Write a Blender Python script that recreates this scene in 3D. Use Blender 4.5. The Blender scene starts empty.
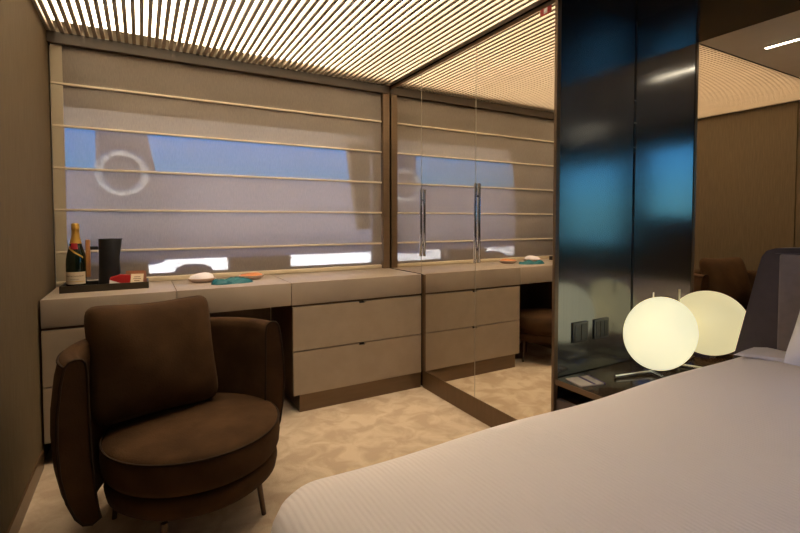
import bpy, bmesh, math, random
from mathutils import Vector, Matrix, Quaternion
random.seed(7)
S = bpy.context.scene
COL = S.collection
PI = math.pi
rad = math.radians

# ------------------------------------------------------------------ dimensions of the cabin
LX, HX = -1.994, 0.55          # left wall, mirrored wall behind the bed
YW, YS, YB = 0.0, -1.556, -4.45   # window wall, dark side panel, wall behind the camera
H = 2.07
DD = 0.459                     # desk depth
ZT, ZB = 0.746, 0.6186         # desk top, underside of the top band

# ------------------------------------------------------------------ materials
def new_mat(name):
    m = bpy.data.materials.new(name); m.use_nodes = True
    nt = m.node_tree
    return m, nt, nt.nodes['Principled BSDF'], nt.nodes['Material Output']

def node(nt, typ, **kw):
    n = nt.nodes.new(typ)
    for k, v in kw.items(): setattr(n, k, v)
    return n

def pmat(name, col, rough=.5, metal=0., col2=None, scale=(8, 8, 8), nscale=4., detail=4., bump=0., bscale=60., spec=.5,
         sheen=0., coat=0., aniso=0., contrast=(.35, .65), trans=0., sheen_tint=None):
    m, nt, b, out = new_mat(name)
    b.inputs['Base Color'].default_value = (*col, 1)
    b.inputs['Roughness'].default_value = rough
    b.inputs['Metallic'].default_value = metal
    b.inputs['Specular IOR Level'].default_value = spec
    if sheen:
        b.inputs['Sheen Weight'].default_value = sheen
        b.inputs['Sheen Roughness'].default_value = .45
        b.inputs['Sheen Tint'].default_value = (*(sheen_tint or col), 1)
    if coat:
        b.inputs['Coat Weight'].default_value = coat; b.inputs['Coat Roughness'].default_value = .06
    tc = node(nt, 'ShaderNodeTexCoord')
    if col2 is not None:
        mp = node(nt, 'ShaderNodeMapping'); mp.inputs['Scale'].default_value = scale
        nz = node(nt, 'ShaderNodeTexNoise'); nz.inputs['Scale'].default_value = nscale; nz.inputs['Detail'].default_value = detail
        rp = node(nt, 'ShaderNodeValToRGB')
        rp.color_ramp.elements[0].position = contrast[0]; rp.color_ramp.elements[0].color = (*col, 1)
        rp.color_ramp.elements[1].position = contrast[1]; rp.color_ramp.elements[1].color = (*col2, 1)
        nt.links.new(tc.outputs['Object'], mp.inputs['Vector']); nt.links.new(mp.outputs[0], nz.inputs['Vector'])
        nt.links.new(nz.outputs['Fac'], rp.inputs[0]); nt.links.new(rp.outputs[0], b.inputs['Base Color'])
    if bump:
        mp2 = node(nt, 'ShaderNodeMapping'); mp2.inputs['Scale'].default_value = scale
        n2 = node(nt, 'ShaderNodeTexNoise'); n2.inputs['Scale'].default_value = bscale; n2.inputs['Detail'].default_value = 3
        bp = node(nt, 'ShaderNodeBump'); bp.inputs['Strength'].default_value = bump; bp.inputs['Distance'].default_value = .01
        nt.links.new(tc.outputs['Object'], mp2.inputs['Vector']); nt.links.new(mp2.outputs[0], n2.inputs['Vector'])
        nt.links.new(n2.outputs['Fac'], bp.inputs['Height']); nt.links.new(bp.outputs[0], b.inputs['Normal'])
    return m

def emat(name, col, strength):
    m, nt, b, out = new_mat(name)
    b.inputs['Base Color'].default_value = (*col, 1)
    b.inputs['Emission Color'].default_value = (*col, 1)
    b.inputs['Emission Strength'].default_value = strength
    b.inputs['Roughness'].default_value = .6
    return m

def mirror_mat(name, tint, rough=0.0):
    m, nt, b, out = new_mat(name)
    b.inputs['Base Color'].default_value = (*tint, 1); b.inputs['Metallic'].default_value = 1
    b.inputs['Roughness'].default_value = rough
    return m

def glass_mat(name, tint=(.93, .96, .97)):
    m, nt, b, out = new_mat(name)
    nt.nodes.remove(b)
    t = node(nt, 'ShaderNodeBsdfTransparent'); t.inputs[0].default_value = (*tint, 1)
    g = node(nt, 'ShaderNodeBsdfGlossy'); g.inputs['Roughness'].default_value = .01
    fr = node(nt, 'ShaderNodeFresnel'); fr.inputs[0].default_value = 1.45
    mx = node(nt, 'ShaderNodeMixShader')
    nt.links.new(fr.outputs[0], mx.inputs[0]); nt.links.new(t.outputs[0], mx.inputs[1]); nt.links.new(g.outputs[0], mx.inputs[2])
    nt.links.new(mx.outputs[0], out.inputs[0])
    return m

def fabric_sheer(name, col, clear):
    m, nt, b, out = new_mat(name)
    nt.nodes.remove(b)
    tc = node(nt, 'ShaderNodeTexCoord')
    mp = node(nt, 'ShaderNodeMapping'); mp.inputs['Scale'].default_value = (60, 60, 6)
    nz = node(nt, 'ShaderNodeTexNoise'); nz.inputs['Scale'].default_value = 6; nz.inputs['Detail'].default_value = 3
    rp = node(nt, 'ShaderNodeValToRGB')
    rp.color_ramp.elements[0].position = .35; rp.color_ramp.elements[0].color = (*[c*.86 for c in col], 1)
    rp.color_ramp.elements[1].position = .65; rp.color_ramp.elements[1].color = (*col, 1)
    nt.links.new(tc.outputs['Object'], mp.inputs['Vector']); nt.links.new(mp.outputs[0], nz.inputs['Vector']); nt.links.new(nz.outputs['Fac'], rp.inputs[0])
    d = node(nt, 'ShaderNodeBsdfDiffuse'); tl = node(nt, 'ShaderNodeBsdfTranslucent'); tr = node(nt, 'ShaderNodeBsdfTransparent')
    nt.links.new(rp.outputs[0], d.inputs[0]); nt.links.new(rp.outputs[0], tl.inputs[0])
    m1 = node(nt, 'ShaderNodeMixShader'); m1.inputs[0].default_value = .12
    m2 = node(nt, 'ShaderNodeMixShader'); m2.inputs[0].default_value = clear
    nt.links.new(d.outputs[0], m1.inputs[1]); nt.links.new(tl.outputs[0], m1.inputs[2])
    nt.links.new(m1.outputs[0], m2.inputs[1]); nt.links.new(tr.outputs[0], m2.inputs[2])
    nt.links.new(m2.outputs[0], out.inputs[0])
    return m

WARM = (1., .86, .62)
M = {}
M['wall'] = pmat('wall fabric brown', (.145, .110, .069), .85, col2=(.178, .135, .086), scale=(30, 30, 1.5), nscale=5, bump=.08, bscale=20, spec=.1)
M['carpet'] = None
M['taupe'] = pmat('taupe leather', (.36, .285, .215), .5, col2=(.39, .31, .235), scale=(4, 4, 4), nscale=3, bump=.06, bscale=150)
M['top'] = pmat('greige lacquer', (.36, .29, .235), .33, col2=(.40, .325, .262), scale=(2, 30, 2), nscale=3, bump=.02, bscale=40)
M['bronze'] = pmat('bronze metal', (.165, .108, .062), .38, metal=.35, col2=(.185, .12, .07), scale=(2, 2, 20), nscale=3)
M['bronze_dark'] = pmat('dark bronze plinth', (.13, .078, .038), .3, metal=.3, col2=(.15, .09, .045), scale=(20, 20, 2), nscale=3)
M['cornice'] = pmat('shaded brown cornice', (.062, .040, .023), .5)  # brown darkened to carry the shade at the slat ends
M['black'] = pmat('black shadow gap', (.012, .01, .008), .6)
M['slat'] = pmat('slat wood', (.35, .285, .225), .5, col2=(.385, .315, .25), scale=(20, 2, 20), nscale=3)
M['void'] = pmat('dark ceiling void', (.018, .014, .011), .8)
M['plaster'] = pmat('beige ceiling plaster', (.66, .58, .46), .7, col2=(.68, .60, .48), nscale=1)
M['blackceil'] = pmat('glossy dark ceiling', (.022, .014, .009), .12, spec=.6)
M['mirror'] = mirror_mat('clear mirror', (.86, .83, .77))
M['smoked'] = mirror_mat('smoked bronze mirror', (.80, .73, .62))
M['bevel'] = pmat('bevelled mirror edge', (.42, .37, .29), .3)
M['lacquer'] = pmat('dark brushed metal panel', (.20, .205, .21), .17, metal=.95, col2=(.215, .22, .225), scale=(60, 60, .6), nscale=4)
M['chrome'] = mirror_mat('chrome', (.75, .76, .78), .12)
M['suede'] = pmat('brown suede', (.042, .020, .0085), .9, col2=(.066, .033, .014), scale=(3, 3, 3), nscale=3, detail=6, bump=.12, bscale=60, spec=.15, sheen=.12, sheen_tint=(.35, .2, .1))
M['suede_dark'] = pmat('brown suede piping', (.03, .016, .008), .85, spec=.2)
M['legmetal'] = pmat('dark bronze leg', (.11, .07, .045), .35, metal=.7)
M['linen'] = None
M['pillow'] = pmat('white pillow cotton', (.85, .82, .82), .85, bump=.08, bscale=80)
M['hb_dark'] = pmat('dark taupe leather shell', (.085, .062, .055), .42, bump=.05, bscale=120, col2=(.095, .07, .062))
M['hb_cushion'] = pmat('taupe headboard cushion', (.20, .155, .13), .6, col2=(.225, .175, .15), bump=.06, bscale=150)
M['darkwood'] = pmat('dark gloss wood', (.045, .026, .014), .16, col2=(.065, .038, .02), scale=(2, 20, 2), nscale=3, coat=.4)
M['glasslamp'] = emat('opal glass lit', (.97, .92, .60), .80)
M['paper'] = pmat('paper', (.62, .57, .52), .8)
M['purple'] = pmat('purple band', (.09, .06, .16), .7)
M['cream'] = pmat('cream rod', (.60, .50, .36), .5)
M['band'] = pmat('cream lit jamb strip', (.40, .335, .24), .8)  # cream stands in for the lit jamb behind the blind's edge
M['sheer'] = fabric_sheer('sheer blind cloth', (.31, .26, .215), .20)
M['glass'] = glass_mat('clear pane')
M['dimmed'] = glass_mat('tinted pane', (.62, .62, .62))  # grey tint added to hold down the daylight seen through the blind
M['bottle'] = pmat('dark green bottle glass', (.006, .012, .006), .06, spec=.7, coat=.5)
M['gold'] = pmat('gold foil', (.62, .36, .07), .35, metal=.6, bump=.2, bscale=40)
M['red'] = pmat('red paper', (.45, .015, .015), .5)
M['redseal'] = pmat('red seal', (.38, .01, .02), .4)
M['label'] = pmat('cream label', (.68, .55, .40), .7)
M['ink'] = pmat('brown ink', (.16, .07, .03), .7)
M['blackplastic'] = pmat('matt black metal', (.012, .012, .014), .38)
M['oak'] = pmat('oak handle', (.36, .15, .045), .5, col2=(.42, .19, .06), scale=(20, 20, 2))
M['tray'] = pmat('dark tray wood', (.028, .02, .013), .35, col2=(.04, .03, .018), scale=(2, 20, 20))
M['white'] = pmat('white', (.75, .73, .70), .55)
M['leather_tan'] = pmat('tan leather', (.25, .085, .035), .5, bump=.06, bscale=80)
M['pink'] = pmat('pale peach dish', (.60, .45, .38), .8)
M['palepink'] = pmat('pale lilac cloth', (.74, .68, .74), .8, bump=.1, bscale=30)
M['teal'] = pmat('teal cloth', (.003, .115, .15), .5, bump=.15, bscale=25)
M['orange'] = pmat('orange box', (.62, .22, .07), .6)
M['outlet'] = pmat('grey socket plate', (.08, .08, .075), .32, metal=.3)
M['outlet_in'] = pmat('dark socket insert', (.03, .03, .03), .4)
M['deck'] = pmat('white deck paint', (.8, .8, .8), .6)
M['bulwark'] = pmat('grey bulwark paint', (.46, .41, .44), .6)
M['overhang'] = pmat('brown overhang', (.20, .14, .09), .6)
M['pillarpaint'] = pmat('grey pillar paint', (.30, .27, .29), .6)
M['buoy'] = pmat('cream ring', (.95, .88, .74), .6)
M['greybox'] = pmat('grey locker', (.16, .15, .155), .6)
M['sea'] = pmat('sea water', (.02, .07, .12), .15)
M['led'] = emat('white led diffuser', (1., .93, .80), 22.)
M['panel_light'] = emat('warm luminous panel', WARM, 9.)

# carpet: pale plush with darker brushed patches
def carpet():
    m, nt, b, out = new_mat('plush beige carpet')
    tc = node(nt, 'ShaderNodeTexCoord')
    n1 = node(nt, 'ShaderNodeTexNoise'); n1.inputs['Scale'].default_value = 9; n1.inputs['Detail'].default_value = 5; n1.inputs['Distortion'].default_value = .6
    r1 = node(nt, 'ShaderNodeValToRGB')
    r1.color_ramp.elements[0].position = .40; r1.color_ramp.elements[0].color = (.47, .36, .265, 1)
    r1.color_ramp.elements[1].position = .60; r1.color_ramp.elements[1].color = (.60, .485, .37, 1)
    n2 = node(nt, 'ShaderNodeTexNoise'); n2.inputs['Scale'].default_value = 260; n2.inputs['Detail'].default_value = 2
    bp = node(nt, 'ShaderNodeBump'); bp.inputs['Strength'].default_value = .5; bp.inputs['Distance'].default_value = .006
    nt.links.new(tc.outputs['Object'], n1.inputs['Vector']); nt.links.new(n1.outputs['Fac'], r1.inputs[0]); nt.links.new(r1.outputs[0], b.inputs['Base Color'])
    nt.links.new(tc.outputs['Object'], n2.inputs['Vector']); nt.links.new(n2.outputs['Fac'], bp.inputs['Height']); nt.links.new(bp.outputs[0], b.inputs['Normal'])
    b.inputs['Roughness'].default_value = 1; b.inputs['Specular IOR Level'].default_value = .1
    return m
M['carpet'] = carpet()

def linen():
    m, nt, b, out = new_mat('white ribbed bedspread')
    tc = node(nt, 'ShaderNodeTexCoord')
    w = node(nt, 'ShaderNodeTexWave'); w.inputs['Scale'].default_value = 28; w.inputs['Distortion'].default_value = .4; w.bands_direction = 'X'
    n2 = node(nt, 'ShaderNodeTexNoise'); n2.inputs['Scale'].default_value = 220
    ad = node(nt, 'ShaderNodeMath', operation='MULTIPLY_ADD'); ad.inputs[1].default_value = .5
    nt.links.new(tc.outputs['Object'], w.inputs['Vector']); nt.links.new(tc.outputs['Object'], n2.inputs['Vector'])
    nt.links.new(n2.outputs['Fac'], ad.inputs[0]); nt.links.new(w.outputs['Fac'], ad.inputs[2])
    bp = node(nt, 'ShaderNodeBump'); bp.inputs['Strength'].default_value = .2; bp.inputs['Distance'].default_value = .005
    nt.links.new(ad.outputs[0], bp.inputs['Height']); nt.links.new(bp.outputs[0], b.inputs['Normal'])
    b.inputs['Base Color'].default_value = (.84, .77, .76, 1); b.inputs['Roughness'].default_value = .9; b.inputs['Specular IOR Level'].default_value = .2
    return m
M['linen'] = linen()

# ------------------------------------------------------------------ mesh helpers
def bx(bm, x0, x1, y0, y1, z0, z1, bevel=0., seg=2):
    t = bmesh.new()
    bmesh.ops.create_cube(t, size=1)
    for v in t.verts:
        v.co = Vector(((x0+x1)/2+v.co.x*(x1-x0), (y0+y1)/2+v.co.y*(y1-y0), (z0+z1)/2+v.co.z*(z1-z0)))
    if bevel:
        bmesh.ops.bevel(t, geom=t.edges[:], offset=bevel, segments=seg, affect='EDGES', profile=.5)
    merge(bm, t)

def merge(bm, t, mat=None):
    if mat is not None: bmesh.ops.transform(t, matrix=mat, verts=t.verts)
    me = bpy.data.meshes.new('tmp'); t.to_mesh(me); t.free()
    bm.from_mesh(me); bpy.data.meshes.remove(me)

def lathe(bm, prof, n=48, c=(0, 0, 0), closed=False):
    rings = []
    for r, z in prof:
        if r < 1e-5: rings.append([bm.verts.new((c[0], c[1], c[2]+z))])
        else: rings.append([bm.verts.new((c[0]+r*math.cos(2*PI*i/n), c[1]+r*math.sin(2*PI*i/n), c[2]+z)) for i in range(n)])
    pairs = list(zip(rings[:-1], rings[1:]))
    if closed: pairs.append((rings[-1], rings[0]))
    for a, b in pairs:
        for i in range(n):
            j = (i+1) % n
            q = [a[i % len(a)], a[j % len(a)], b[j % len(b)], b[i % len(b)]]
            u = []
            for v in q:
                if v not in u: u.append(v)
            if len(u) >= 3:
                try: bm.faces.new(u)
                except ValueError: pass

def tube(bm, pts, r, n=12, closed=False, caps=True):
    pts = [Vector(p) for p in pts]; N = len(pts)
    rr = r if isinstance(r, (list, tuple)) else [r]*N
    rings = []; up = None
    for i, p in enumerate(pts):
        a = pts[(i-1) % N] if (closed or i > 0) else p
        b = pts[(i+1) % N] if (closed or i < N-1) else p
        t = (b-a).normalized()
        if up is None:
            up = t.orthogonal().normalized()
        up = (up - t*up.dot(t)).normalized()
        s = t.cross(up)
        rings.append([bm.verts.new(p+(up*math.cos(2*PI*k/n)+s*math.sin(2*PI*k/n))*rr[i]) for k in range(n)])
    for i in range(N if closed else N-1):
        a, b = rings[i], rings[(i+1) % N]
        for k in range(n):
            bm.faces.new((a[k], a[(k+1) % n], b[(k+1) % n], b[k]))
    if caps and not closed:
        bm.faces.new(rings[0][::-1]); bm.faces.new(rings[-1])

def obj(name, bm, mat, parent=None, smooth=None, loc=None):
    bmesh.ops.recalc_face_normals(bm, faces=bm.faces[:])
    me = bpy.data.meshes.new(name); bm.to_mesh(me); bm.free()
    if mat is not None: me.materials.append(mat)
    if smooth is not None:
        for p in me.polygons: p.use_smooth = True
        try: me.set_sharp_from_angle(angle=rad(smooth))
        except Exception: pass
    o = bpy.data.objects.new(name, me); COL.objects.link(o)
    if parent is not None: o.parent = parent
    if loc is not None: o.location = loc
    return o

def tag(o, label, cat, group=None):
    o['label'] = label; o['category'] = cat
    if group: o['group'] = group
    return o

def thing(name, label, cat, loc=(0, 0, 0), rz=0., group=None):
    o = bpy.data.objects.new(name, None); COL.objects.link(o)
    o.empty_display_size = .05
    o.location = loc; o.rotation_euler = (0, 0, rz)
    return tag(o, label, cat, group)

def struct(name, bm, mat, label, cat, smooth=None, parent=None):
    o = obj(name, bm, mat, parent, smooth)
    if parent is None:
        o['kind'] = 'structure'; o['label'] = label; o['category'] = cat
    return o

def boxes(*bs, **kw):
    bm = bmesh.new()
    for b in bs: bx(bm, *b, **kw)
    return bm

def text_bm(txt, size, extrude=.0004):
    cu = bpy.data.curves.new('lettering', 'FONT'); cu.body = txt; cu.size = size; cu.extrude = extrude
    cu.align_x = 'CENTER'; cu.align_y = 'CENTER'
    o = bpy.data.objects.new('lettering', cu); COL.objects.link(o)
    bpy.context.view_layer.update()
    dg = bpy.context.evaluated_depsgraph_get()
    me = o.evaluated_get(dg).to_mesh()
    bm = bmesh.new(); bm.from_mesh(me)
    o.evaluated_get(dg).to_mesh_clear()
    bpy.data.objects.remove(o); bpy.data.curves.remove(cu)
    return bm

# ------------------------------------------------------------------ room shell
T = .08
struct('floor', boxes((LX-T, HX+T, YB-T, .13, -.08, 0)), M['carpet'], 'beige plush carpet floor with brushed patches', 'floor')
# left wall: joint at y=-1.29, two windows further towards the camera
Y2a, Y2b, Z2a, Z2b = -3.12, -2.55, 1.14, 1.84
Y3a, Y3b, Z3a, Z3b = -4.34, -3.42, .82, 1.76
bl = boxes((LX-T, LX, -1.285, .13, 0, 2.2), (LX-T, LX, Y2b, -1.297, 0, 2.2), (LX-T, LX-.012, -1.297, -1.285, 0, 2.2),
           (LX-T, LX, Y2a, Y2b, 0, Z2a), (LX-T, LX, Y2a, Y2b, Z2b, 2.2),
           (LX-T, LX, Y3b, Y2a, 0, 2.2),
           (LX-T, LX, Y3a, Y3b, 0, Z3a), (LX-T, LX, Y3a, Y3b, Z3b, 2.2),
           (LX-T, LX, YB-T, Y3a, 0, 2.2))
struct('wall_left', bl, M['wall'], 'brown textured panelled wall left of the desk', 'wall')
struct('baseboard_left', boxes((LX, LX+.008, -2.6, -.46, 0, .075)), M['bronze_dark'], 'low dark baseboard along the left wall', 'baseboard')
for n, (ya, yb, za, zb) in enumerate(((Y2a, Y2b, Z2a, Z2b), (Y3a, Y3b, Z3a, Z3b))):
    w = struct('window_%d' % (n+2), boxes((LX-T, LX+.004, ya-.02, ya, za-.02, zb+.02), (LX-T, LX+.004, yb, yb+.02, za-.02, zb+.02),
               (LX-T, LX+.004, ya, yb, za-.02, za), (LX-T, LX+.004, ya, yb, zb, zb+.02)), M['bronze'],
               'side window frame in the left wall %s' % ('beside the bed foot' if n == 0 else 'near the rear wall'), 'window')
    struct('pane', boxes((LX-T+.02, LX-T+.026, ya, yb, za, zb)), M['glass'], '', '', parent=w)
struct('wall_rear', boxes((LX-T, HX+T, YB-T, YB, 0, 2.2)), M['wall'], 'brown rear wall behind the bed foot', 'wall')
struct('wall_right', boxes((HX, HX+.006, YB, YS+.0, 0, H)), M['smoked'], 'smoked bronze mirror wall behind nightstand and headboard', 'wall')
struct('wall_right_backing', boxes((HX+.006, HX+T, YB, .13, 0, 2.2)), M['void'], 'backing of the smoked mirror wall', 'wall')
# window wall with its opening
WX0, WX1, WZ0, WZ1 = -1.965, -.075, .77, 1.97
struct('wall_window', boxes((LX-T, WX0, .045, .13, 0, 2.2), (WX1, HX+T, .045, .13, 0, 2.2), (WX0, WX1, .045, .13, 0, WZ0), (WX0, WX1, .045, .13, WZ1, 2.2)),
       M['plaster'], 'wall around the wide blind covered window', 'wall')
w1 = struct('window_1', boxes((WX0, WX0+.02, .07, .12, WZ0, WZ1), (WX1-.02, WX1, .07, .12, WZ0, WZ1), (WX0+.02, WX1-.02, .07, .12, WZ1-.03, WZ1), (WX0+.02, WX1-.02, .07, .12, WZ0, WZ0+.012)),
            M['bulwark'], 'wide window frame behind the blind', 'window')
struct('pane', boxes((WX0+.02, WX1-.02, .092, .098, WZ0+.012, WZ1-.03)), M['dimmed'], '', '', parent=w1)
# ceilings
struct('ceiling', boxes((LX, 0, YB, YS-.001, H, H+.1)), M['plaster'], 'plain beige ceiling towards the camera', 'ceiling')
struct('ceiling_dark', boxes((0, HX, YB, YS-.001, H, H+.1), (0.001, HX, YS-.001, .04, H, H+.1)), M['blackceil'], 'glossy dark brown ceiling over the bed head', 'ceiling')
sv = struct('ceiling_slatted', boxes((LX, .0, YS, .045, H+.075, H+.10), (LX, .0, YS, YS+.012, H+.001, H+.075)), M['void'], 'slatted ceiling with glowing gaps above desk', 'ceiling')
bm = bmesh.new(); npitch = 55; pitch = 1.974/npitch
bx(bm, LX, LX+.013, YS+.012, .0, H, H+.03); bx(bm, -.016, -.0005, YS+.012, 0, H, H+.03)
for i in range(npitch):
    x = LX+.012+pitch*(i+.5)
    bx(bm, x-.0092, x+.0092, YS+.012, -.006, H, H+.014)
struct('slats', bm, M['slat'], '', '', parent=sv)
pl = thing('ceiling_light', 'warm luminous panel glowing between the slats of the ceiling', 'ceiling light', (0, 0, H))
obj('housing', boxes((LX+.015, -.018, YS+.014, -.09, .031, .045)), M['black'], pl)
obj('diffuser', boxes((LX+.02, -.02, YS+.02, -.095, .0300, .0308)), M['panel_light'], pl)
struct('roof', boxes((LX-T, HX+T, YB-T, .13, 2.2, 2.26)), M['void'], 'cabin roof above the ceilings', 'roof')
# cornice, post
struct('trim_1', boxes((LX, -.0, -.022, .045, 2.012, H), bevel=.002), M['cornice'], 'brown cornice strip over the blind', 'trim')
struct('trim_2', boxes((-.058, -.006, -.022, .045, ZT+.001, 2.011), bevel=.002), M['bronze'], 'brown upright post between blind and mirror', 'trim')

# ------------------------------------------------------------------ linear ceiling lights
for (x, ya, yb, ym, lab) in ((-.41, -2.07, -1.70, -1.866, 'slim white ceiling light strip nearer the bed head'), (-1.59, -3.75, -3.35, -3.55, 'slim white ceiling light strip near the rear wall')):
    t = thing('strip_light', lab, 'light', (x, ya, H-.006), 0, 'slim ceiling light strips')
    obj('housing', boxes((-.014, .014, 0, yb-ya, .0015, .006)), M['white'], t)
    obj('diffuser', boxes((-.011, .011, .003, ym-ya-.006, 0, .0015)), M['led'], t)
    obj('diffuser', boxes((-.011, .011, ym-ya+.006, yb-ya-.003, 0, .0015)), M['led'], t)

# ------------------------------------------------------------------ roman blind
bl = thing('roman_blind', 'sheer taupe roman blind with six panels over the window', 'blind', (0, 0, 0))
BX0, BX1 = -1.984, -.062
RZ = [1.812, 1.592, 1.371, 1.152, .929]
bounds = [2.011]+RZ+[.772]
bm = bmesh.new()
zs = []
for a, b in zip(bounds[:-1], bounds[1:]):
    for k in range(8):
        t = k/8; z = a+(b-a)*t
        zs.append((z, .006*math.sin(PI*t)+.010*math.exp(-((t)/.05)**2)*0))
zs.append((bounds[-1], 0))
nx = 40; grid = []
for z, off in zs:
    grid.append([bm.verts.new((BX0+(BX1-BX0)*i/nx, .012-off+.0015*math.sin(i*.9+z*7), z)) for i in range(nx+1)])
for a, b in zip(grid[:-1], grid[1:]):
    for i in range(nx): bm.faces.new((a[i], a[i+1], b[i+1], b[i]))
obj('cloth', bm, M['sheer'], bl, 60)
for z in RZ:
    bm = bmesh.new()
    bx(bm, BX0-.002, BX1+.002, -.001, .016, z-.006, z+.006, bevel=.003, seg=3)
    obj('rod', bm, M['cream'], bl, 40)
obj('lit_jamb_strip', boxes((BX0, BX0+.050, .0015, .0040, .775, 2.010)), M['band'], bl)  # added pale strip: the lighter jamb behind the cloth, put into colour
obj('hem_bar', boxes((BX0, BX1, -.004, .020, .7475, .774), bevel=.004), M['cream'], bl, 40)

# ------------------------------------------------------------------ desk run
XJ1, XJ2 = -1.443, -.866
X0, X1 = LX+.010, -.008
wt = thing('worktop', 'long greige worktop in three sections under the blind', 'desk', (0, 0, ZB))
for a, b in ((X0, XJ1-.0015), (XJ1+.0015, XJ2-.0015), (XJ2+.0015, X1)):
    obj('section', boxes((a, b, -DD, .043, 0, ZT-ZB), bevel=.003), M['top'], wt, 40)

def cabinet(xa, xb, label, notch):
    c = thing('drawer_cabinet', label, 'cabinet', (0, 0, 0), 0, 'drawer cabinets under the worktop')
    obj('carcass', boxes((xa, xb, -DD+.022, .04, .10, ZB-.001)), M['bronze_dark'], c)
    obj('plinth', boxes((xa+.036, xb, -DD+.010, .04, 0, .0995)), M['bronze'], c)
    for za, zb in ((.355, .606), (.1014, .351)):
        bm = bmesh.new()
        xm = (xa+xb)/2; nw = .018; nh = .013
        # front with a finger notch cut in the middle of the top edge
        pr = [(xa, za), (xb, za), (xb, zb), (xm+nw, zb), (xm+nw, zb-nh), (xm-nw, zb-nh), (xm-nw, zb), (xa, zb)] if notch else [(xa, za), (xb, za), (xb, zb), (xa, zb)]
        f = [bm.verts.new((x, -DD, z)) for x, z in pr]
        fc = bm.faces.new(f)
        r = bmesh.ops.extrude_face_region(bm, geom=[fc])
        bmesh.ops.translate(bm, verts=[v for v in r['geom'] if isinstance(v, bmesh.types.BMVert)], vec=(0, .021, 0))
        bmesh.ops.bevel(bm, geom=[e for e in bm.edges if all(abs(v.co.y+DD) < 1e-6 for v in e.verts)], offset=.003, segments=2, affect='EDGES')
        d = obj('drawer', bm, M['taupe'], c, 40)
        if notch:
            obj('finger_pull', boxes((xm-nw+.001, xm+nw-.001, -DD+.010, -DD+.020, zb-nh+.001, zb-.001)), M['black'], d)
cabinet(X0, XJ1, 'taupe drawer cabinet against the left wall behind the armchair', True)
cabinet(XJ2+.008, X1, 'two-drawer taupe cabinet beside the mirrored wardrobe', True)
# kneehole back panel and the underside frame
tag(obj('modesty_panel', boxes((XJ1+.002, XJ2-.002, .02, .043, 0, ZB-.002)), M['bronze_dark']), 'dark panel at the back of the kneehole', 'panel')

# ------------------------------------------------------------------ mirrored wardrobe
wd = thing('wardrobe', 'tall wardrobe with mirrored doors and dark glossy side', 'wardrobe', (0, 0, 0))
obj('carcass', boxes((.012, HX-.002, YS+.012, .043, 0.0, H-.001)), M['black'], wd)
obj('top_rail', boxes((.001, .012, YS+.012, -.024, 2.043, 2.060)), M['bronze'], wd)
obj('plinth', boxes((0, .012, YS+.012, -DD-.001, 0, .114)), M['bronze_dark'], wd)
obj('edge_strip', boxes((-.004, .012, -DD-.032, -DD-.002, .114, ZT-.003)), M['bronze_dark'], wd)
YD1, YD2 = -.446, -1.000
obj('mirror_panel', boxes((0, .011, YD1+.0015, -.0235, ZT+.002, 2.041)), M['mirror'], wd)
h = .0015
d1 = obj('mirror_door', boxes((0, .011, YD2+h, YD1-h, ZT+.0, 2.041), (0, .011, YD2+h, -DD-.033, .116, ZT)), M['mirror'], wd)
d2 = obj('mirror_door', boxes((0, .011, YS+.013, YD2-h, .116, 2.041)), M['mirror'], wd)
for ya, yb in ((YD1, YD1), (YD2, YD2)):
    obj('seam', boxes((-.0008, .0118, ya-h*1.3, ya+h*1.3, .117 if ya < -.6 else ZT, 2.040)), M['bevel'], wd)
def handle(y, par):
    bm = bmesh.new(); bx(bm, -.020, -.007, y-.008, y+.008, .862, 1.296, bevel=.003)
    hd = obj('handle', bm, M['chrome'], par, 40)
    for z in (.93, 1.22): obj('standoff', boxes((-.007, 0, y-.004, y+.004, z, z+.012)), M['chrome'], hd)
handle(YD1-.012, d1)
handle(YD2-.012, d2)
obj('side_panel', boxes((.020, HX-.001, YS, YS+.012, .0, H-.001)), M['lacquer'], wd)
obj('corner_trim', boxes((-.004, .020, YS-.004, YS+.012, 0, H-.001), bevel=.0015), M['bronze'], wd)
obj('corner_gap', boxes((HX-.006, HX-.0006, YS-.0025, YS, .39, H-.001)), M['black'], wd)
for z in (1.685, 1.575, 1.455):
    bm = bmesh.new(); t = bmesh.new(); bmesh.ops.create_uvsphere(t, u_segments=10, v_segments=6, radius=.004); merge(bm, t, Matrix.Translation((HX-.006, YS-.002, z)))
    obj('stud', bm, M['chrome'], wd, 60)
# outlets
for x0, lab, slots in ((.114, 'grey square socket plate farther from the globe lamp', 2), (.262, 'grey square socket plate nearer the globe lamp', 3)):
    t = thing('wall_socket', lab, 'socket', (x0+.052, YS, .578), 0, 'socket plates on the dark panel')
    obj('plate', boxes((-.052, .052, -.007, -.0005, -.047, .047), bevel=.002), M['outlet'], t, 40)
    n = slots
    for k in range(n):
        a = -.044+.088*k/n+.002; b = -.044+.088*(k+1)/n-.002
        obj('insert', boxes((a, b, -.0095, -.007, -.038, .038), bevel=.001), M['outlet_in'], t)
# red sign on the mirror top
sg = thing('safety_sign', 'small red sign with white symbol at top of the mirror', 'sign', (-.0005, -1.485, 2.028))
obj('plate', boxes((-.002, 0, -.034, .028, -.016, .013)), M['red'], sg)
obj('symbol', boxes((-.0026, -.002, -.014, .006, -.012, .010)), M['white'], sg)

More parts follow.
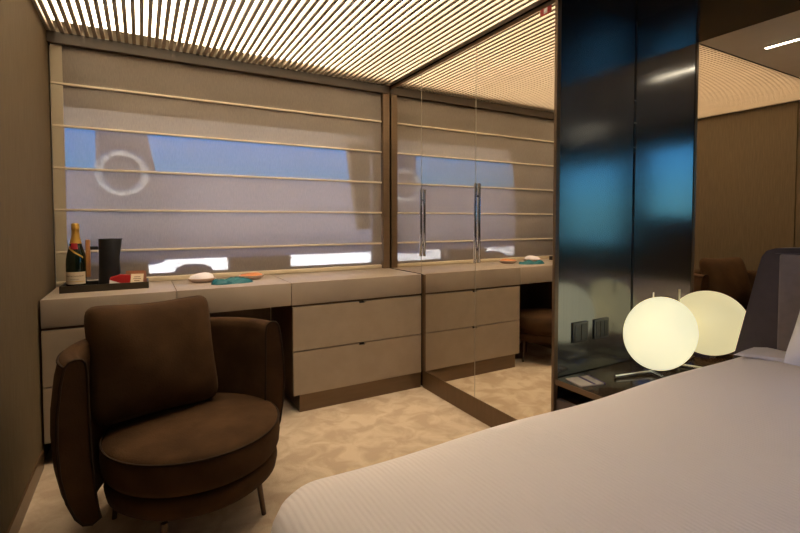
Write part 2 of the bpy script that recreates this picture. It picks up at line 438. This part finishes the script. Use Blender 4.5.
# ------------------------------------------------------------------ armchair
def pillow_bm(w, hgt, th, n=22, pinch=.06, sag=0., rnd=.03):
    bm = bmesh.new(); sides = []
    for sgn in (1, -1):
        g = []
        for j in range(n+1):
            row = []
            for i in range(n+1):
                u = -1+2*i/n; v = -1+2*j/n
                e = max(0., (1-u**4)*(1-v**4))**.5
                e2 = max(0., (1-u*u)*(1-v*v))**.6
                k = 1-pinch*(1-abs(u)**2)*abs(v)**3*1.0
                kx = 1-pinch*(1-abs(v)**2)*abs(u)**3
                q = 1-rnd*(u*v)**6
                x = u*w/2*kx*q; z = v*hgt/2*k*q
                y = sgn*th/2*(.55*e+.45*e2)+.006*math.sin(5*u+3*v)*e
                row.append(bm.verts.new((x, y, z-sag*(1-u*u)*max(0, v))))
            g.append(row)
        for j in range(n):
            for i in range(n):
                bm.faces.new((g[j][i], g[j][i+1], g[j+1][i+1], g[j+1][i]))
    bmesh.ops.remove_doubles(bm, verts=bm.verts[:], dist=.0008)
    return bm

CC = Vector((-1.455, -1.152, 0)); CR = rad(20)     # centre and turn of the chair; local -Y is the front
ch = thing('armchair', 'round brown suede armchair with loose back pillow before the desk', 'armchair', CC, CR)
# wrapping shell: the back is local +Y, the arm ends sit on the X axis
def shell():
    bm = bmesh.new()
    prof = [(.300, .20), (.312, .35), (.316, .50), (.318, .63), (.322, .655), (.332, .667), (.350, .670), (.366, .665), (.377, .650), (.388, .60), (.399, .50), (.401, .42), (.395, .32), (.380, .24), (.358, .18), (.338, .150), (.315, .140), (.29, .15)]
    n = 56; rings = []
    a0, a1 = rad(-4), rad(184)
    for i in range(n+1):
        a = a0+(a1-a0)*i/n
        end = min(i, n-i)/n
        ring = []
        for r, z in prof:
            zz = z
            rr = r*(1-.0*end)
            ring.append(bm.verts.new((rr*math.cos(a), rr*math.sin(a), zz)))
        rings.append(ring)
    m = len(prof)
    for a, b in zip(rings[:-1], rings[1:]):
        for k in range(m):
            bm.faces.new((a[k], a[(k+1) % m], b[(k+1) % m], b[k]))
    bm.faces.new(rings[0]); bm.faces.new(rings[-1][::-1])
    return bm, prof, a0, a1
sb, prof, a0, a1 = shell()
shl = obj('shell', sb, M['suede'], ch, 50)
for a in (a0, a1):
    bm = bmesh.new()
    pts = [(r*math.cos(a), r*math.sin(a), z) for r, z in prof]
    tube(bm, pts, .0042, 6, closed=True)
    obj('piping', bm, M['suede_dark'], shl, 60)
bm = bmesh.new()
tube(bm, [(.377*math.cos(a0+(a1-a0)*i/60), .377*math.sin(a0+(a1-a0)*i/60), .652) for i in range(61)], .0042, 6)
obj('piping', bm, M['suede_dark'], shl, 60)
# base and seat cushion
SX, SY = .030, .002
bm = bmesh.new(); lathe(bm, [(0, .135), (.22, .135), (.265, .142), (.286, .16), (.292, .19), (.289, .21), (.276, .221), (0, .223)], 64, (SX, SY, 0))
obj('base', bm, M['suede'], ch, 60)
bm = bmesh.new()
prf = [(0, .224), (.272, .224), (.289, .231), (.299, .252), (.3025, .285), (.301, .325), (.293, .343), (.272, .352), (.2, .364), (.1, .370), (0, .371)]
lathe(bm, prf, 64, (SX, SY, 0))
for v in bm.verts:
    if v.co.z > .3: v.co.z += .004*math.sin(9*v.co.x+1)*math.sin(8*v.co.y)
seat = obj('seat_cushion', bm, M['suede'], ch, 60)
bm = bmesh.new(); tube(bm, [(.2985*math.cos(2*PI*i/72)+SX, .2985*math.sin(2*PI*i/72)+SY, .338) for i in range(72)], .0042, 6, closed=True)
obj('piping', bm, M['suede_dark'], seat, 60)
for a in (-47, -131, 133, 49):
    bm = bmesh.new()
    c, s = math.cos(rad(a)), math.sin(rad(a))
    tube(bm, [(c*.272, s*.272, 0.0), (c*.252, s*.252, .142)], [.0085, .011], 14)
    obj('leg', bm, M['legmetal'], ch, 40)
# loose pillow
pw = obj('scatter_cushion', pillow_bm(.455, .445, .19, pinch=.05, sag=.012, rnd=.10), M['suede'], None, 70)
tag(pw, 'plump square brown suede cushion leaning in the round armchair', 'cushion')
pw.rotation_euler = (rad(-17), rad(0), rad(13)); pw.location = (-1.552, -.998, .582)

# ------------------------------------------------------------------ stool in the kneehole
st = thing('stool', 'round brown suede stool tucked under the desk kneehole', 'stool', (-1.165, -.40, 0), rad(15))
bm = bmesh.new(); lathe(bm, [(0, .165), (.19, .165), (.215, .175), (.225, .20), (.222, .23), (0, .235)], 48)
obj('base', bm, M['suede'], st, 60)
bm = bmesh.new(); lathe(bm, [(0, .236), (.215, .236), (.228, .245), (.235, .275), (.236, .32), (.228, .35), (.20, .366), (.1, .378), (0, .38)], 48)
obj('seat_cushion', bm, M['suede'], st, 60)
for a in (-10, 80, 170, 260):
    bm = bmesh.new(); c, s = math.cos(rad(a)), math.sin(rad(a))
    tube(bm, [(c*.197, s*.197, 0), (c*.19, s*.19, .168)], [.0075, .009], 12)
    obj('leg', bm, M['legmetal'], st, 40)

# ------------------------------------------------------------------ bed
bd = thing('bed', 'wide bed under a white ribbed bedspread in the foreground', 'bed', (0, 0, 0))
BXa, BXb, BYa, BYb, BZ = -1.40, .395, -3.72, -2.035, .562
obj('base', boxes((BXa+.10, BXb, BYa+.08, BYb-.08, .03, .26), bevel=.01), M['hb_dark'], bd)
obj('mattress', boxes((BXa+.05, BXb-.002, BYa+.05, BYb-.05, .26, .50), bevel=.03, seg=4), M['white'], bd, 50)
def lift(x):
    t = min(1, max(0, (x+.30)/.68)); return t*t*(3-2*t)
def spread():
    # rounded slab skirt: plan outline with rounded foot corners, swept down over the edge
    bm = bmesh.new()
    rc = .13; rc0 = .02
    def outline(ins):
        pts = []
        x0, x1, y0, y1 = BXa+ins, BXb, BYa+ins, BYb-ins
        r = max(.01, rc-ins)
        N = 10
        ns = 40
        for i in range(ns+1): pts.append((x1+(x0+r-x1)*i/ns, y1))
        for i in range(1, N): a = PI/2+PI/2*i/N; pts.append((x0+r+r*math.cos(a), y1-r+r*math.sin(a)))
        for i in range(ns+1): pts.append((x0, y1-r+(y0+r-y1+r)*i/ns))
        for i in range(1, N): a = PI+PI/2*i/N; pts.append((x0+r+r*math.cos(a), y0+r+r*math.sin(a)))
        for i in range(ns+1): pts.append((x0+r+(x1-x0-r)*i/ns, y0))
        return pts
    prof = [(.015, .20), (.006, .32), (0, .42), (.0, .475), (.006, .508), (.018, .532), (.034, .547), (.055, .556), (.085, BZ), (.16, BZ+.003)]
    rings = []
    for ins, z in prof:
        rings.append([bm.verts.new((x, y-(.085*lift(x) if y > -2.5 else 0)*min(1, max(0, (z-.45)/.08)), z+(.004*math.sin(x*9+y*5)+.055*lift(x) if z > .5 else 0))) for x, y in outline(ins)])
    for a, b in zip(rings[:-1], rings[1:]):
        for i in range(len(a)-1): bm.faces.new((a[i], a[i+1], b[i+1], b[i]))
    # top: bridge ring to grid by simple fan of strips (left and right halves share the ring symmetric order)
    top = rings[-1]; n = len(top)
    half = n//2
    rows = []
    for i in range(half):
        a, b = top[i], top[n-1-i]
        K = 14
        row = [a]+[bm.verts.new((a.co.x+(b.co.x-a.co.x)*k/K, a.co.y+(b.co.y-a.co.y)*k/K, BZ+.003+.055*lift(a.co.x)+.004*math.sin(6*(a.co.x)+9*k/K)*math.sin(PI*k/K))) for k in range(1, K)]+[b]
        rows.append(row)
    for r0, r1 in zip(rows[:-1], rows[1:]):
        for k in range(len(r0)-1):
            try: bm.faces.new((r0[k], r0[k+1], r1[k+1], r1[k]))
            except ValueError: pass
    mid = rows[-1]
    if n % 2:
        c = top[half]
        for k in range(len(mid)-1):
            try: bm.faces.new((mid[k], mid[k+1], c))
            except ValueError: pass
    return bm
obj('bedspread', spread(), M['linen'], bd, 70)
# folded top sheet: a thin layer whose edge draws the seam across the head end
bm = bmesh.new()
N = 14; g = []
for i in range(33):
    y = -2.155-(3.45-2.155)*i/32
    xs = min(.30, .19+.38*max(0, -2.05-y))+.006*math.sin(14*y)
    row = []
    for k in range(N+1):
        x = xs+(BXb-.006-xs)*k/N
        ed = 0 if k == 0 or i in (0, 32) else .009
        row.append(bm.verts.new((x, y, BZ+.004+.055*lift(x)+ed+.002*math.sin(9*y))))
    g.append(row)
for a, b in zip(g[:-1], g[1:]):
    for k in range(N): bm.faces.new((a[k], a[k+1], b[k+1], b[k]))
obj('folded_sheet', bm, M['linen'], bd, 60)
# headboard (belongs to the bed)
bm = bmesh.new()
hx0, hx1 = .405, .542
ol = [(-2.06, .05), (-2.07, .55), (-2.143, .90), (-2.157, .958), (-2.172, .980), (-2.20, .990), (-2.32, .996), (-3.45, .996), (-3.55, .99), (-3.60, .95), (-3.66, .55), (-3.67, .05)]
f = bm.faces.new([bm.verts.new((hx0, y, z)) for y, z in ol])
r = bmesh.ops.extrude_face_region(bm, geom=[f]); bmesh.ops.translate(bm, verts=[v for v in r['geom'] if isinstance(v, bmesh.types.BMVert)], vec=(hx1-hx0, 0, 0))
bmesh.ops.bevel(bm, geom=[e for e in bm.edges if all(abs(v.co.x-hx0) < 1e-6 for v in e.verts)], offset=.018, segments=4, affect='EDGES')
hb = obj('headboard', bm, M['hb_dark'], bd, 40)
obj('headboard_cushion', boxes((.388, .408, -3.55, -2.222, .50, .972), bevel=.009, seg=3), M['hb_cushion'], hb, 40)
# pillow on the bed
pb = obj('pillow', pillow_bm(.62, .40, .17, pinch=.05), M['pillow'], None, 70)
tag(pb, 'white pillow leaning on the headboard at the right edge', 'pillow')
pb.rotation_euler = (rad(-28), 0, rad(-90)); pb.location = (.215, -2.645, .825)

# ------------------------------------------------------------------ nightstand
ns = thing('nightstand', 'low dark gloss nightstand between dark panel and bed', 'nightstand', (0, 0, 0))
NY0, NY1 = -1.985, YS-.006
obj('top', boxes((.004, HX-.004, NY0, NY1, .362, .388), bevel=.002), M['darkwood'], ns, 40)
obj('edge_band', boxes((.0005, .0035, NY0, NY1, .364, .387)), M['bronze'], ns)
obj('body', boxes((.03, HX-.004, NY0, NY1, .04, .30), (.25, HX-.004, NY0+.01, NY1, .30, .362)), M['darkwood'], ns)
obj('drawer_front', boxes((.006, .029, NY0+.004, NY1-.004, .06, .298), bevel=.002), M['hb_dark'], ns, 40)
obj('plinth', boxes((.05, HX-.02, NY0+.03, NY1-.02, 0, .04)), M['black'], ns)

# notepad
nb = thing('notepad', 'open pale notepad with purple band on the nightstand', 'notepad', (.083, -1.652, .388), rad(-12))
obj('sheets', boxes((-.058, .058, -.052, .052, .0, .006), bevel=.001), M['paper'], nb)
obj('band', boxes((.004, .018, -.0525, .0525, .006, .0066)), M['purple'], nb)
obj('back_cover', boxes((.0585, .066, -.052, .052, 0, .0066)), M['purple'], nb)

# globe lamp
GC = Vector((.352, -1.817, .605)); GR = .159
gl = thing('globe_lamp', 'glowing opal globe lamp on chrome rods before the mirror wall', 'lamp', (GC.x, GC.y, .388))
bm = bmesh.new()
pf = [(.0, -GR)]+[(GR*math.sin(PI*k/40), -GR*math.cos(PI*k/40)) for k in range(1, 40)]+[(0, GR)]
lathe(bm, pf, 64, (0, 0, GC.z-.388))
ax = Vector((.80, -.38, -.35)).normalized(); gc = Vector((0, 0, GC.z-.388))
for v in bm.verts:
    d = v.co-gc; v.co = gc+d-ax*(d.dot(ax)*.19)
obj('globe', bm, M['glasslamp'], gl, 80)
bm = bmesh.new(); tube(bm, [(.236-GC.x, -1.690-GC.y, .009), (.447-GC.x, -1.729-GC.y, .009)], .008, 14)
obj('base_rod', bm, M['chrome'], gl, 40)
bm = bmesh.new(); tube(bm, [(.447-GC.x, -1.729-GC.y, .009), (.352-GC.x, -1.95-GC.y, .009)], .008, 14)
obj('base_rod', bm, M['chrome'], gl, 40)
bm = bmesh.new(); tube(bm, [(.447-GC.x, -1.729-GC.y, .004), (.447-GC.x, -1.729-GC.y, .376)], .006, 14)
obj('stem', bm, M['chrome'], gl, 40)

# ------------------------------------------------------------------ things on the desk
TZ = ZT
tr = thing('tray', 'long dark wooden tray at the left end of the desk', 'tray', (-1.75, -.185, TZ), 0)
bm = boxes((-.188, .188, -.095, .095, 0, .010), (-.188, .188, -.095, -.087, .010, .034), (-.188, .188, .087, .095, .010, .034), (-.188, -.180, -.087, .087, .010, .034), (.180, .188, -.087, .087, .010, .034))
obj('tray_body', bm, M['tray'], tr)
TZ2 = TZ+.010
# bottle
bt = thing('bottle', 'dark green sparkling wine bottle with gold neck on the tray', 'bottle', (-1.880, -.165, TZ2+.0005), rad(-8))
bm = bmesh.new()
lathe(bm, [(0, 0), (.038, 0), (.043, .005), (.0435, .02), (.0435, .125), (.0425, .145), (.038, .175), (.030, .205), (.022, .235), (.0175, .255), (.0155, .285), (.0155, .318), (0, .318)], 40)
obj('glass_body', bm, M['bottle'], bt, 50)
bm = bmesh.new()
lathe(bm, [(.0255, .224), (.0225, .238), (.0182, .256), (.0163, .285), (.0163, .292), (.0178, .294), (.0178, .306), (.0168, .309), (.0168, .318), (.0135, .3245), (0, .325)], 36)
foil = obj('foil', bm, M['gold'], bt, 40)
def wrap_patch(bm, r, a_half, z0, z1, n=16, ac=-PI/2, tilt=0.):
    v0 = []; v1 = []
    for i in range(n+1):
        a = ac-a_half+2*a_half*i/n; s = tilt*(i/n-.5)
        v0.append(bm.verts.new((r*math.cos(a), r*math.sin(a), z0+s))); v1.append(bm.verts.new((r*math.cos(a), r*math.sin(a), z1+s)))
    for i in range(n): bm.faces.new((v0[i], v0[i+1], v1[i+1], v1[i]))
    return bm
lb = obj('label', wrap_patch(bmesh.new(), .0440, 1.25, .022, .083), M['label'], bt, 60)
def wrapped_text(txt, size, z, r):
    t = text_bm(txt, size, .0002)
    for v in t.verts:
        a = -PI/2+v.co.x/r
        rr = r+v.co.z
        v.co = Vector((rr*math.cos(a), rr*math.sin(a), z+v.co.y))
    return t
obj('lettering', wrapped_text('MOËT & CHANDON', .0092, .062, .0443), M['ink'], lb)
obj('lettering', wrapped_text('CHAMPAGNE', .0065, .046, .0443), M['ink'], lb)
obj('gold_line', wrap_patch(bmesh.new(), .0443, 1.1, .034, .0365), M['gold'], lb)
# shoulder ribbon and seal
def shoulder_r(z):
    P = [(.0425, .145), (.038, .175), (.030, .205), (.0255, .224), (.022, .235)]
    for (ra, za), (rb, zb) in zip(P[:-1], P[1:]):
        if za <= z <= zb: return ra+(rb-ra)*(z-za)/(zb-za)
    return .022
bm = bmesh.new(); v0 = []; v1 = []
for i in range(17):
    a = -PI/2-.9+1.9*i/16; z = .205-.055*i/16
    for L, zz in ((v0, z), (v1, z+.010)): L.append(bm.verts.new(((shoulder_r(zz)+.0012)*math.cos(a), (shoulder_r(zz)+.0012)*math.sin(a), zz)))
for i in range(16): bm.faces.new((v0[i], v0[i+1], v1[i+1], v1[i]))
obj('ribbon', bm, M['gold'], bt, 60)
bm = bmesh.new(); g = []
for zz in (.196, .206, .216, .226):
    g.append([bm.verts.new(((shoulder_r(zz)+.0022)*math.cos(-PI/2+.62*(k/6-.5)*1.6), (shoulder_r(zz)+.0022)*math.sin(-PI/2+.62*(k/6-.5)*1.6), zz)) for k in range(7)])
for a, b in zip(g[:-1], g[1:]):
    for k in range(6): bm.faces.new((a[k], a[k+1], b[k+1], b[k]))
obj('seal', bm, M['redseal'], bt, 60)
# jug
jg = thing('jug', 'matt black thermal jug with upright wooden handle on the tray', 'jug', (-1.738, -.165, TZ2+.0005), 0)
bm = bmesh.new(); lathe(bm, [(0, 0), (.047, 0), (.0495, .004), (.0495, .01), (.0465, .15), (.0465, .240), (.0445, .246), (.042, .246), (.042, .232), (0, .232)], 40)
for v in bm.verts:   # pour lip to the right
    if v.co.z > .225 and v.co.x > .03: 
        v.co.x += .018*((v.co.z-.225)/.021)*max(0, 1-(v.co.y/.03)**2)
obj('jug_body', bm, M['blackplastic'], jg, 45)
obj('handle_arm', boxes((-.082, -.042, -.008, .008, .192, .208), bevel=.002), M['blackplastic'], jg, 40)
obj('handle', boxes((-.101, -.081, -.011, .011, .052, .242), bevel=.004, seg=3), M['oak'], jg, 40)
# red and white sachet bowl
bw = thing('sachet_box', 'small red and white packet in front of the black jug', 'packet', (-1.690, -.225, TZ2+.0005), rad(6))
bm = bmesh.new(); pr = [(-.050, 0), (.044, 0), (.046, .058), (.0, .062), (-.044, .050)]
f = bm.faces.new([bm.verts.new((x, -.014, z)) for x, z in pr]); r = bmesh.ops.extrude_face_region(bm, geom=[f])
bmesh.ops.translate(bm, verts=[v for v in r['geom'] if isinstance(v, bmesh.types.BMVert)], vec=(0, .03, 0))
bmesh.ops.bevel(bm, geom=bm.edges[:], offset=.003, segments=2, affect='EDGES')
obj('packet_body', bm, M['red'], bw, 40)
bm = bmesh.new(); pr = [(-.049, .001), (.043, .001), (.043, .012), (.01, .016), (-.02, .028), (-.047, .040)]
f = bm.faces.new([bm.verts.new((x, -.0155, z)) for x, z in pr]); r = bmesh.ops.extrude_face_region(bm, geom=[f])
bmesh.ops.translate(bm, verts=[v for v in r['geom'] if isinstance(v, bmesh.types.BMVert)], vec=(0, .0014, 0))
obj('white_panel', bm, M['white'], bw)
# card holder
cd = thing('card_holder', 'tan leather stand holding a cream card at tray end', 'card holder', (-1.618, -.205, TZ2+.0005), rad(-14))
bm = bmesh.new(); pr = [(-.045, 0), (.035, 0), (.012, .075), (-.012, .078)]
f = bm.faces.new([bm.verts.new((-.045, y, z)) for y, z in pr]); r = bmesh.ops.extrude_face_region(bm, geom=[f])
bmesh.ops.translate(bm, verts=[v for v in r['geom'] if isinstance(v, bmesh.types.BMVert)], vec=(.088, 0, 0))
bmesh.ops.bevel(bm, geom=bm.edges[:], offset=.002, segments=2, affect='EDGES')
obj('holder', bm, M['leather_tan'], cd, 40)
def slanted(x0, x1, s0, s1, off, th):
    b = bmesh.new(); bx(b, x0, x1, -off-th, -off, s0, s1)
    ang = math.atan2(.033, .078)
    bmesh.ops.transform(b, matrix=Matrix.Translation((0, -.045, 0)) @ Matrix.Rotation(-ang, 4, 'X'), verts=b.verts); return b
card = obj('card', slanted(-.018, .040, .006, .066, .0008, .001), M['label'], cd)
obj('print_lines', boxes(), None, card) if 0 else None
b = bmesh.new()
for k, wv in enumerate((.030, .036, .026, .034)):
    bx(b, .011-wv/2, .011+wv/2, -.0024, -.0018, .048-.010*k, .051-.010*k)
bmesh.ops.transform(b, matrix=Matrix.Translation((0, -.045, 0)) @ Matrix.Rotation(-math.atan2(.033, .078), 4, 'X'), verts=b.verts)
obj('print_lines', b, M['ink'], card)
# low dishes
def dish(name, label, loc, rr, heap, heap_mat):
    ph = thing(name, label, 'dish', loc, 0, None)
    b = bmesh.new(); lathe(b, [(0, 0), (.62*rr, 0), (.92*rr, .012), (rr, .024), (.95*rr, .025), (.84*rr, .014), (0, .008)], 40)
    obj('dish_body', b, M['pink'], ph, 50)
    b = bmesh.new(); lathe(b, [(.88*rr, .020), (.80*rr, .020+heap*.55), (.55*rr, .020+heap*.85), (.28*rr, .020+heap), (0, .021+heap)], 32)
    for v in b.verts: v.co.z += .004*math.sin(40*v.co.x)*math.cos(33*v.co.y)*(v.co.z > .03)
    obj('heap', b, heap_mat, ph, 60)
dish('low_dish', 'low pale dish heaped with white cloth, left of the teal cloth', (-1.295, -.15, TZ), .075, .030, M['palepink'])
# teal folded cloth
bm = bmesh.new(); N = 28; gt = []
for j in range(13):
    row = []
    for i in range(N+1):
        u = -1+2*i/N; v = -1+2*j/12
        x = u*.115*(1-.18*v*v); y = v*.055*(1-.25*abs(u)**3)
        e = max(0, (1-u**6)*(1-v**4))
        row.append(bm.verts.new((x, y, .001+(.018+.008*math.sin(6*u+2*v)+.005*math.sin(11*v))*e**.5)))
    gt.append(row)
for a, b in zip(gt[:-1], gt[1:]):
    for i in range(N): bm.faces.new((a[i], a[i+1], b[i+1], b[i]))
ext = bmesh.ops.extrude_face_region(bm, geom=bm.faces[:])
for v in ext['geom']:
    if isinstance(v, bmesh.types.BMVert): v.co.z = 0
tc_ = tag(obj('folded_cloth', bm, M['teal'], None, 60), 'folded teal cloth near the front edge of the desk', 'cloth')
tc_.location = (-1.15, -.285, TZ); tc_.rotation_euler = (0, 0, rad(8))
dish('low_dish', 'low pale dish topped with orange cloth, right of the teal cloth', (-1.02, -.15, TZ), .075, .014, M['orange'])

# ------------------------------------------------------------------ outside the window
DZ = .66
def ostruct(name, bm, mat, label, cat, smooth=None):
    o = obj(name, bm, mat, None, smooth); o['kind'] = 'structure'; o['label'] = label; o['category'] = cat; return o
ostruct('sea', boxes((-60, 60, -60, 80, -2.2, -2.0)), M['sea'], 'open sea around the cabin', 'sea')
ostruct('side_deck', boxes((-6, 5, .14, 3.2, DZ-.1, DZ)), M['deck'], 'sunlit white side deck outside the window', 'deck')
ostruct('bulwark', boxes((-6, 5, 3.2, 3.3, DZ-.1, 1.67)), M['bulwark'], 'grey bulwark beyond the side deck', 'bulwark')
ostruct('overhang', boxes((-6, 5, .135, .78, 1.722, 2.3)), M['overhang'], 'brown deck overhang above the window', 'overhang')
bm = bmesh.new()
pr = [(-2.0, DZ), (-1.375, DZ), (-1.443, 1.70), (-1.60, 2.5), (-2.0, 2.5)]
f = bm.faces.new([bm.verts.new((x, 2.9, z)) for x, z in pr]); r = bmesh.ops.extrude_face_region(bm, geom=[f])
bmesh.ops.translate(bm, verts=[v for v in r['geom'] if isinstance(v, bmesh.types.BMVert)], vec=(0, .2, 0))
ostruct('pillar', bm, M['pillarpaint'], 'grey slanted pillar behind the ring buoy', 'pillar')
bm = bmesh.new()
pr = [(.03, 1.02), (1.5, 1.02), (1.5, 1.7215), (-.06, 1.7215)]
f = bm.faces.new([bm.verts.new((x, .60, z)) for x, z in pr]); r = bmesh.ops.extrude_face_region(bm, geom=[f])
bmesh.ops.translate(bm, verts=[v for v in r['geom'] if isinstance(v, bmesh.types.BMVert)], vec=(0, .08, 0))
ostruct('fashion_plate', bm, M['overhang'], 'brown slanted side plate outside the window', 'panel')
# ring buoy hung on the pillar
rb = thing('ring_buoy', 'cream ring buoy hanging outside, seen through the blind', 'buoy', (-1.755, 2.79, 1.623))
bm = bmesh.new(); R_, r_ = .215, .036
tube(bm, [(R_*math.cos(2*PI*i/48), 0, R_*math.sin(2*PI*i/48)) for i in range(48)], r_, 12, closed=True)
obj('ring', bm, M['buoy'], rb, 70)
for k in range(4):
    a = rad(45+90*k); bm = bmesh.new()
    pts = [(R_*math.cos(a+da), 0, R_*math.sin(a+da)) for da in (-.12, -.04, .04, .12)]
    tube(bm, pts, r_+.005, 12)
    obj('band', bm, M['white'], rb, 70)
obj('bracket', boxes((-.03, .03, .0, .108, R_-.02, R_+.02)), M['greybox'], rb)
for x0, x1, lab in ((-2.9, -1.555, 'long grey deck locker outside the left end of the window'), (-1.08, -.68, 'short grey deck locker outside the middle of the window')):
    t = thing('deck_locker', lab, 'locker', ((x0+x1)/2, .26, DZ), 0, 'grey deck lockers')
    w = (x1-x0)/2
    obj('locker_body', boxes((-w, w, -.075, .075, 0, .165), bevel=.01), M['greybox'], t)
    obj('lid', boxes((-w-.004, w+.004, -.079, .079, .166, .192), bevel=.008), M['greybox'], t)
bm = bmesh.new(); lathe(bm, [(0, 0), (.135, 0), (.142, .02), (.132, .08), (.105, .125), (.06, .146), (0, .15)], 32)
fd = tag(obj('fender', bm, M['outlet'], None, 60), 'grey domed fender lying on the side deck', 'fender'); fd.location = (-1.29, .34, DZ)

# ------------------------------------------------------------------ light
W = bpy.data.worlds.new('sky'); S.world = W; W.use_nodes = True
nt = W.node_tree; bg = nt.nodes['Background']
sky = nt.nodes.new('ShaderNodeTexSky'); sky.sky_type = 'NISHITA'; sky.sun_disc = False
sky.sun_elevation = rad(58); sky.sun_rotation = rad(0); sky.air_density = 1.6; sky.dust_density = .3; sky.ozone_density = 3
mx = nt.nodes.new('ShaderNodeMix'); mx.data_type = 'RGBA'; mx.blend_type = 'MULTIPLY'; mx.inputs['Factor'].default_value = 1
mx.inputs['B'].default_value = (.16, .60, 1.45, 1)
nt.links.new(sky.outputs[0], mx.inputs['A']); nt.links.new(mx.outputs['Result'], bg.inputs['Color'])
bg.inputs['Strength'].default_value = .48
sl = bpy.data.lights.new('sun', 'SUN'); sl.energy = 60; sl.angle = rad(.6); sl.color = (1, .98, .93)
so = bpy.data.objects.new('sun', sl); COL.objects.link(so)
dv = Vector((.06, -math.cos(rad(70)), -math.sin(rad(70))))
so.rotation_euler = dv.to_track_quat('-Z', 'Y').to_euler(); so.location = (-1, 6, 8)

# ------------------------------------------------------------------ camera
f, cyp, yaw, pit, rol = 458.4616, 238.1404, .5136, .0367, -.0014
cam = bpy.data.cameras.new('camera'); co = bpy.data.objects.new('camera', cam); COL.objects.link(co)
cam.sensor_width = 36; cam.sensor_fit = 'HORIZONTAL'; cam.lens = f/800*36; cam.shift_y = (cyp-266.5)/800; cam.clip_start = .02
fw = Vector((math.sin(yaw)*math.cos(pit), math.cos(yaw)*math.cos(pit), -math.sin(pit)))
rt = Vector((math.cos(yaw), -math.sin(yaw), 0)); up = rt.cross(fw)
r2 = rt*math.cos(rol)+up*math.sin(rol); u2 = -rt*math.sin(rol)+up*math.cos(rol)
Rm = Matrix((r2, u2, -fw)).transposed()
co.matrix_world = Matrix.Translation((-1.5902, -2.9796, 1.09)) @ Rm.to_4x4()
S.camera = co
S.view_settings.view_transform = 'Standard'; S.view_settings.look = 'None'; S.view_settings.gamma = 1; S.view_settings.use_curve_mapping = False
S.view_settings.exposure = 0.0
cy = S.cycles
cy.use_denoising = True; cy.max_bounces = 14; cy.glossy_bounces = 8; cy.diffuse_bounces = 5; cy.transparent_max_bounces = 12
cy.sample_clamp_indirect = 6; cy.blur_glossy = .3
